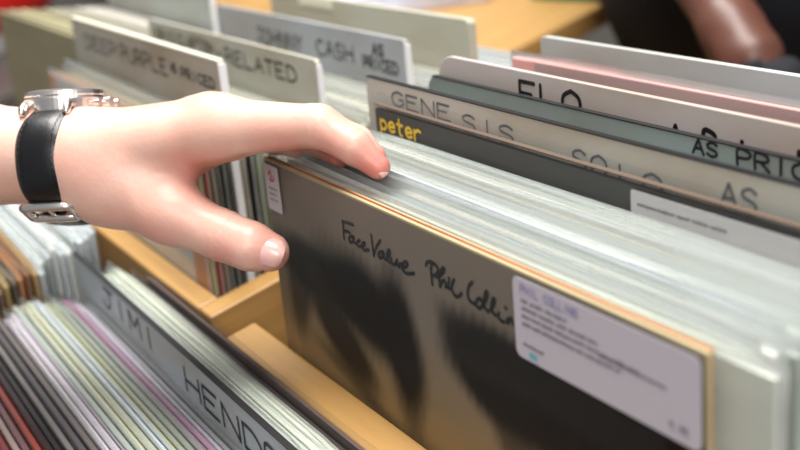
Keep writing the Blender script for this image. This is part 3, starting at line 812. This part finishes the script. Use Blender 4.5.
b = MB(); b.tube([W3(COFF+.0198,0,CZ+.0040), W3(COFF+.0216,0,CZ+.0040)], .0016, 12); b.tube([W3(COFF+.0214,0,CZ+.0040), W3(COFF+.0250,0,CZ+.0040)], [.0030,.0030], 18)
wbuild(b, 'crown', STEEL, smooth=False)
for sb in (-.0085, .0085):
    b = MB(); b.tube([W3(COFF+.018,sb,CZ+.0040), W3(COFF+.0225,sb*1.08,CZ+.0040)], .0013, 10); b.tube([W3(COFF+.0218,sb*1.08,CZ+.0040), W3(COFF+.0238,sb*1.1,CZ+.0040)], .0019, 12)
    wbuild(b, 'pusher', STEEL, smooth=False)
# buckle on the underside, toward the viewer
tb = 2.16
b = MB(); rec = []
for a, t, off in ((-.0125, tb, .0060), (.0125, tb, .0060), (.0125, tb+.30, .0064), (-.0125, tb+.30, .0064)):
    rec.append(W3(a, *ring_pt(t, off)))
pts = []
for i in range(4):
    p, q = rec[i], rec[(i+1) % 4]
    pts += [p.lerp(q, .08), p.lerp(q, .5), p.lerp(q, .92)]
b.tube(pts, .0024, 10, closed=True)
b.tube([rec[0].lerp(rec[1], .5), rec[3].lerp(rec[2], .5)], .0012, 8)
wbuild(b, 'buckle', STEEL, smooth=True)
b = MB(); lp = []
for a, t, off in ((-.0108, 1.98, .0010), (-.0108, 1.98, .0060), (.0108, 1.98, .0060), (.0108, 1.98, .0010)): lp.append(W3(a, *ring_pt(t, off)))

# ------------------------------------------------------------------ things behind the bins
tbl = empty('table', (-1.3, .8, 0)); tag(tbl, 'light wooden table behind the bins, partly covered by pale papers', 'table')
fb = MB(); fb.box((-2.0, .455, .875), (-.49, 1.25, .90)); rel(fb.build('table_top', WY, tbl, bevel=.003), tbl)
for x in (-1.96, -.55):
    for y in (.50, 1.18):
        fb = MB(); fb.box((x, y, 0), (x+.05, y+.05, .875)); rel(fb.build('leg', WX, tbl), tbl)
def flat_thing(name, label, cat, cx, cy, z, sx, sy, sz, rot, col, group=None):
    b = MB(); b.box((-sx/2, -sy/2, 0), (sx/2, sy/2, sz)); o = b.build(name, paper(col, .6, streak=False), bevel=min(.002, sz*.3))
    o.location = (cx, cy, z); o.rotation_euler = (0, 0, rot); return tag(o, label, cat, group)
flat_thing('paper_stack', 'lavender-white stack of papers on the wooden table at the top centre', 'papers', -.86, .60, .9005, .30, .21, .03, .5, 'cfd0e0')
flat_thing('paper_stack', 'larger white stack of papers behind the lavender stack on the table', 'papers', -1.02, .84, .9005, .34, .25, .04, .3, 'e6e8f0')
flat_thing('paper_sheet', 'single white sheet at the near edge of the wooden table', 'paper', -.82, .485, .9005, .21, .05, .004, .05, 'e4e4e4')
flat_thing('storage_box', 'small green box on the wooden table beside the dark-clothed person', 'box', -.565, .655, .9005, .11, .10, .03, .1, '2f9b72')
flat_thing('cardboard_box', 'grey-mauve box far back on the table at the upper left', 'box', -1.45, .72, .9005, .30, .22, .05, .1, '9a8f94')
flat_thing('paper_stack', 'grey stack of leaflets at the left end of the table', 'papers', -1.78, .62, .9005, .28, .22, .03, -.1, 'aaa8ac')
# small left table with a red basin
t2 = empty('side_table', (-2.3, -.1, 0)); tag(t2, 'side table beyond the left end of the bins, coloured dark for the shadowed gap', 'table')
fb = MB(); fb.box((-3.0, -.45, .845), (-1.45, .42, .87)); rel(fb.build('table_top', paper('4a4642', .5), t2, bevel=.003), t2)  # top coloured dark to stand in for the shadowed gap beside the stacks
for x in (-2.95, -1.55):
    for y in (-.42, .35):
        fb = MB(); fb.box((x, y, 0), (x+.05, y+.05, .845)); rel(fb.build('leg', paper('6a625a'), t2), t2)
def lathe(prof, n=48):
    b = MB(); vs = [(r_*math.cos(2*math.pi*k/n), r_*math.sin(2*math.pi*k/n), z) for r_, z in prof for k in range(n)]
    m = len(prof); fs = [tuple(range(n))[::-1]]
    for i in range(m-1):
        for k in range(n): fs.append((i*n+k, i*n+(k+1) % n, (i+1)*n+(k+1) % n, (i+1)*n+k))
    b.add(vs, fs); return b
rb = empty('basin', (-1.93, .18, .8705)); tag(rb, 'bright red round basin with a pale foot, at the top left', 'basin')
lathe([(.13,0),(.15,.035),(.148,.037),(.02,.037),(.0,.037)]).build('foot', plain('pale_foot', 'd9d4d4', .5), rb, smooth=False)
lathe([(.02,.038),(.15,.038),(.185,.065),(.205,.11),(.215,.15),(.209,.15),(.199,.11),(.17,.07),(.02,.06),(0.0,.06)]).build('bowl', plain('red_plastic', 'e01810', .35), rb, smooth=True)
tall = divider('tall pale card with a white edge standing in the far-left stack, behind the lettered cards', -.445-.315, .158, .012, 'b4bab4', t=.004, w=.315)
b = MB(); b.box((.315/2-.0004, -.0002, .1), (.315/2+.002, .0042, HH[tall.name]-.003)); b.build('side_edge', plain('white_plastic', 'eef0f2', .35), tall)

# browsing person behind the bins
def person_sdf(P):
    q = cone_sdf(P, (-.30,.66,.96), (-.30,.67,1.12), .135, .125)
    for s in (-1, 1):
        q = smin(q, cone_sdf(P, (-.30+s*.07,.66,.96), (-.30+s*.075,.67,1.30), .105, .10), .05)
        q = smin(q, cone_sdf(P, (-.30+s*.05,.67,1.33), (-.30+s*.17,.67,1.38), .08, .055), .05)
        q = smin(q, cone_sdf(P, (-.30+s*.09,.66,.92), (-.30+s*.10,.64,.50), .088, .056), .03)
        q = smin(q, cone_sdf(P, (-.30+s*.10,.64,.50), (-.30+s*.11,.67,.09), .054, .036), .02)
        q = smin(q, cone_sdf(P, (-.30+s*.11,.67,.05), (-.30+s*.115,.55,.03), .038, .028), .02)
    q = smin(q, cone_sdf(P, (-.30,.665,1.40), (-.30,.655,1.52), .052, .048), .03)
    q = smin(q, cone_sdf(P, (-.30,.645,1.585), (-.30,.655,1.64), .072, .086), .02)
    q = smin(q, cone_sdf(P, (-.30,.555,1.585), (-.30,.572,1.61), .011, .008), .012)
    for s, el, hd in ((-1, (-.235,.545,1.10), (-.150,.470,.962)), (1, (.09,.555,1.10), (.0,.455,.950))):
        sh = (-.30+s*.185,.665,1.37)
        if s < 0: el = (-.37,.56,1.13); 
        q = smin(q, cone_sdf(P, sh, el, .050, .040), .02)
        q = smin(q, cone_sdf(P, el, hd, .036, .024), .012)
        d = np.array(hd)-np.array(el); d /= np.linalg.norm(d); side = np.array((1,0,0)) 
        pc = np.array(hd)+d*.035; q = smin(q, cone_sdf(P, hd, pc, .025, .028), .012)
        fs = None
        for k in range(4):
            o = side*(k-1.5)*.0175; L = (.055,.064,.060,.048)[k]
            a0 = pc+d*.018+o; a1 = a0+(d*.8+np.array((0,0,-.5)))*L*.55; a2 = a1+(d*.35+np.array((0,0,-.9)))*L*.5
            f1 = smin(cone_sdf(P, a0, a1, .0100, .0085), cone_sdf(P, a1, a2, .0085, .0070), .003)
            fs = f1 if fs is None else np.minimum(fs, f1)
        q = smin(q, fs, .006)
        th0 = np.array(hd)+d*.015-side*s*(-.022); q = smin(q, smin(cone_sdf(P, th0, th0+d*.03+side*s*.018+np.array((0,0,-.01)), .0125,.0105), cone_sdf(P, th0+d*.03+side*s*.018+np.array((0,0,-.01)), th0+d*.055+side*s*.016+np.array((0,0,-.025)), .0105,.008), .003), .006)
    return q
SKIN2 = skin_mat('warm_skin', '5e3a2e', '4e2c24')
pp = sdf_mesh('person', person_sdf, (-.60,.40,0.0), (.20,.86,1.76), .008, SKIN2, tint=lambda V: np.zeros(len(V)))
tag(pp, 'person in dark navy clothes standing behind the bins, bare forearms reaching down', 'person')
def shirt_sdf(P):
    q = person_sdf(P)-.008
    cut = np.maximum(P[..., 2]-1.43, .86-P[..., 2])
    arms = np.maximum(1.17-P[..., 2], np.maximum(.56-P[...,1], -1))     # sleeves end above the elbow
    fa = np.minimum(cone_sdf(P, (-.37,.56,1.13), (-.150,.470,.962), .062, .06), cone_sdf(P, (.09,.555,1.10), (.0,.455,.95), .062, .06))
    return np.maximum(np.maximum(q, cut), -fa)
def trouser_sdf(P):
    q = person_sdf(P)-.007
    fa = np.minimum(cone_sdf(P, (-.37,.56,1.13), (-.150,.470,.962), .062, .06), cone_sdf(P, (.09,.555,1.10), (.0,.455,.95), .085, .09))
    return np.maximum(np.maximum(np.maximum(q, P[..., 2]-.875), .08-P[..., 2]), -fa)
sdf_mesh('shirt', shirt_sdf, (-.60,.40,.84), (.20,.86,1.46), .008, plain('navy_cloth', '070914', .85), pp)
sdf_mesh('trousers', trouser_sdf, (-.60,.40,.06), (.20,.86,.90), .008, plain('black_denim', '06070c', .85), pp)
def hair_sdf(P):
    q = cone_sdf(P, (-.30,.675,1.60), (-.30,.665,1.655), .082, .094)
    return np.maximum(q, np.maximum(-(P[...,2]-1.56), (1.66-P[...,2])-(P[...,1]-.60)*2.0))
sdf_mesh('hair', hair_sdf, (-.45,.5,1.5), (-.15,.82,1.78), .007, plain('dark_hair', '15100d', .6), pp)
for s in (-1, 1):
    for nm, c_, r_, m_ in (('eye', (-.30+s*.031,.5745,1.628), .012, plain('eye_white', 'e8e4e0', .3)),):
        b = MB(); vs = []; n = 12
        for j in range(7):
            for k in range(n):
                a, e = 2*math.pi*k/n, -math.pi/2+math.pi*j/6
                vs.append((c_[0]+r_*math.cos(e)*math.cos(a), c_[1]+r_*math.cos(e)*math.sin(a), c_[2]+r_*math.sin(e)))
        b.add(vs, [(j*n+k, j*n+(k+1) % n, (j+1)*n+(k+1) % n, (j+1)*n+k) for j in range(6) for k in range(n)]); b.build(nm, m_, pp, smooth=True)
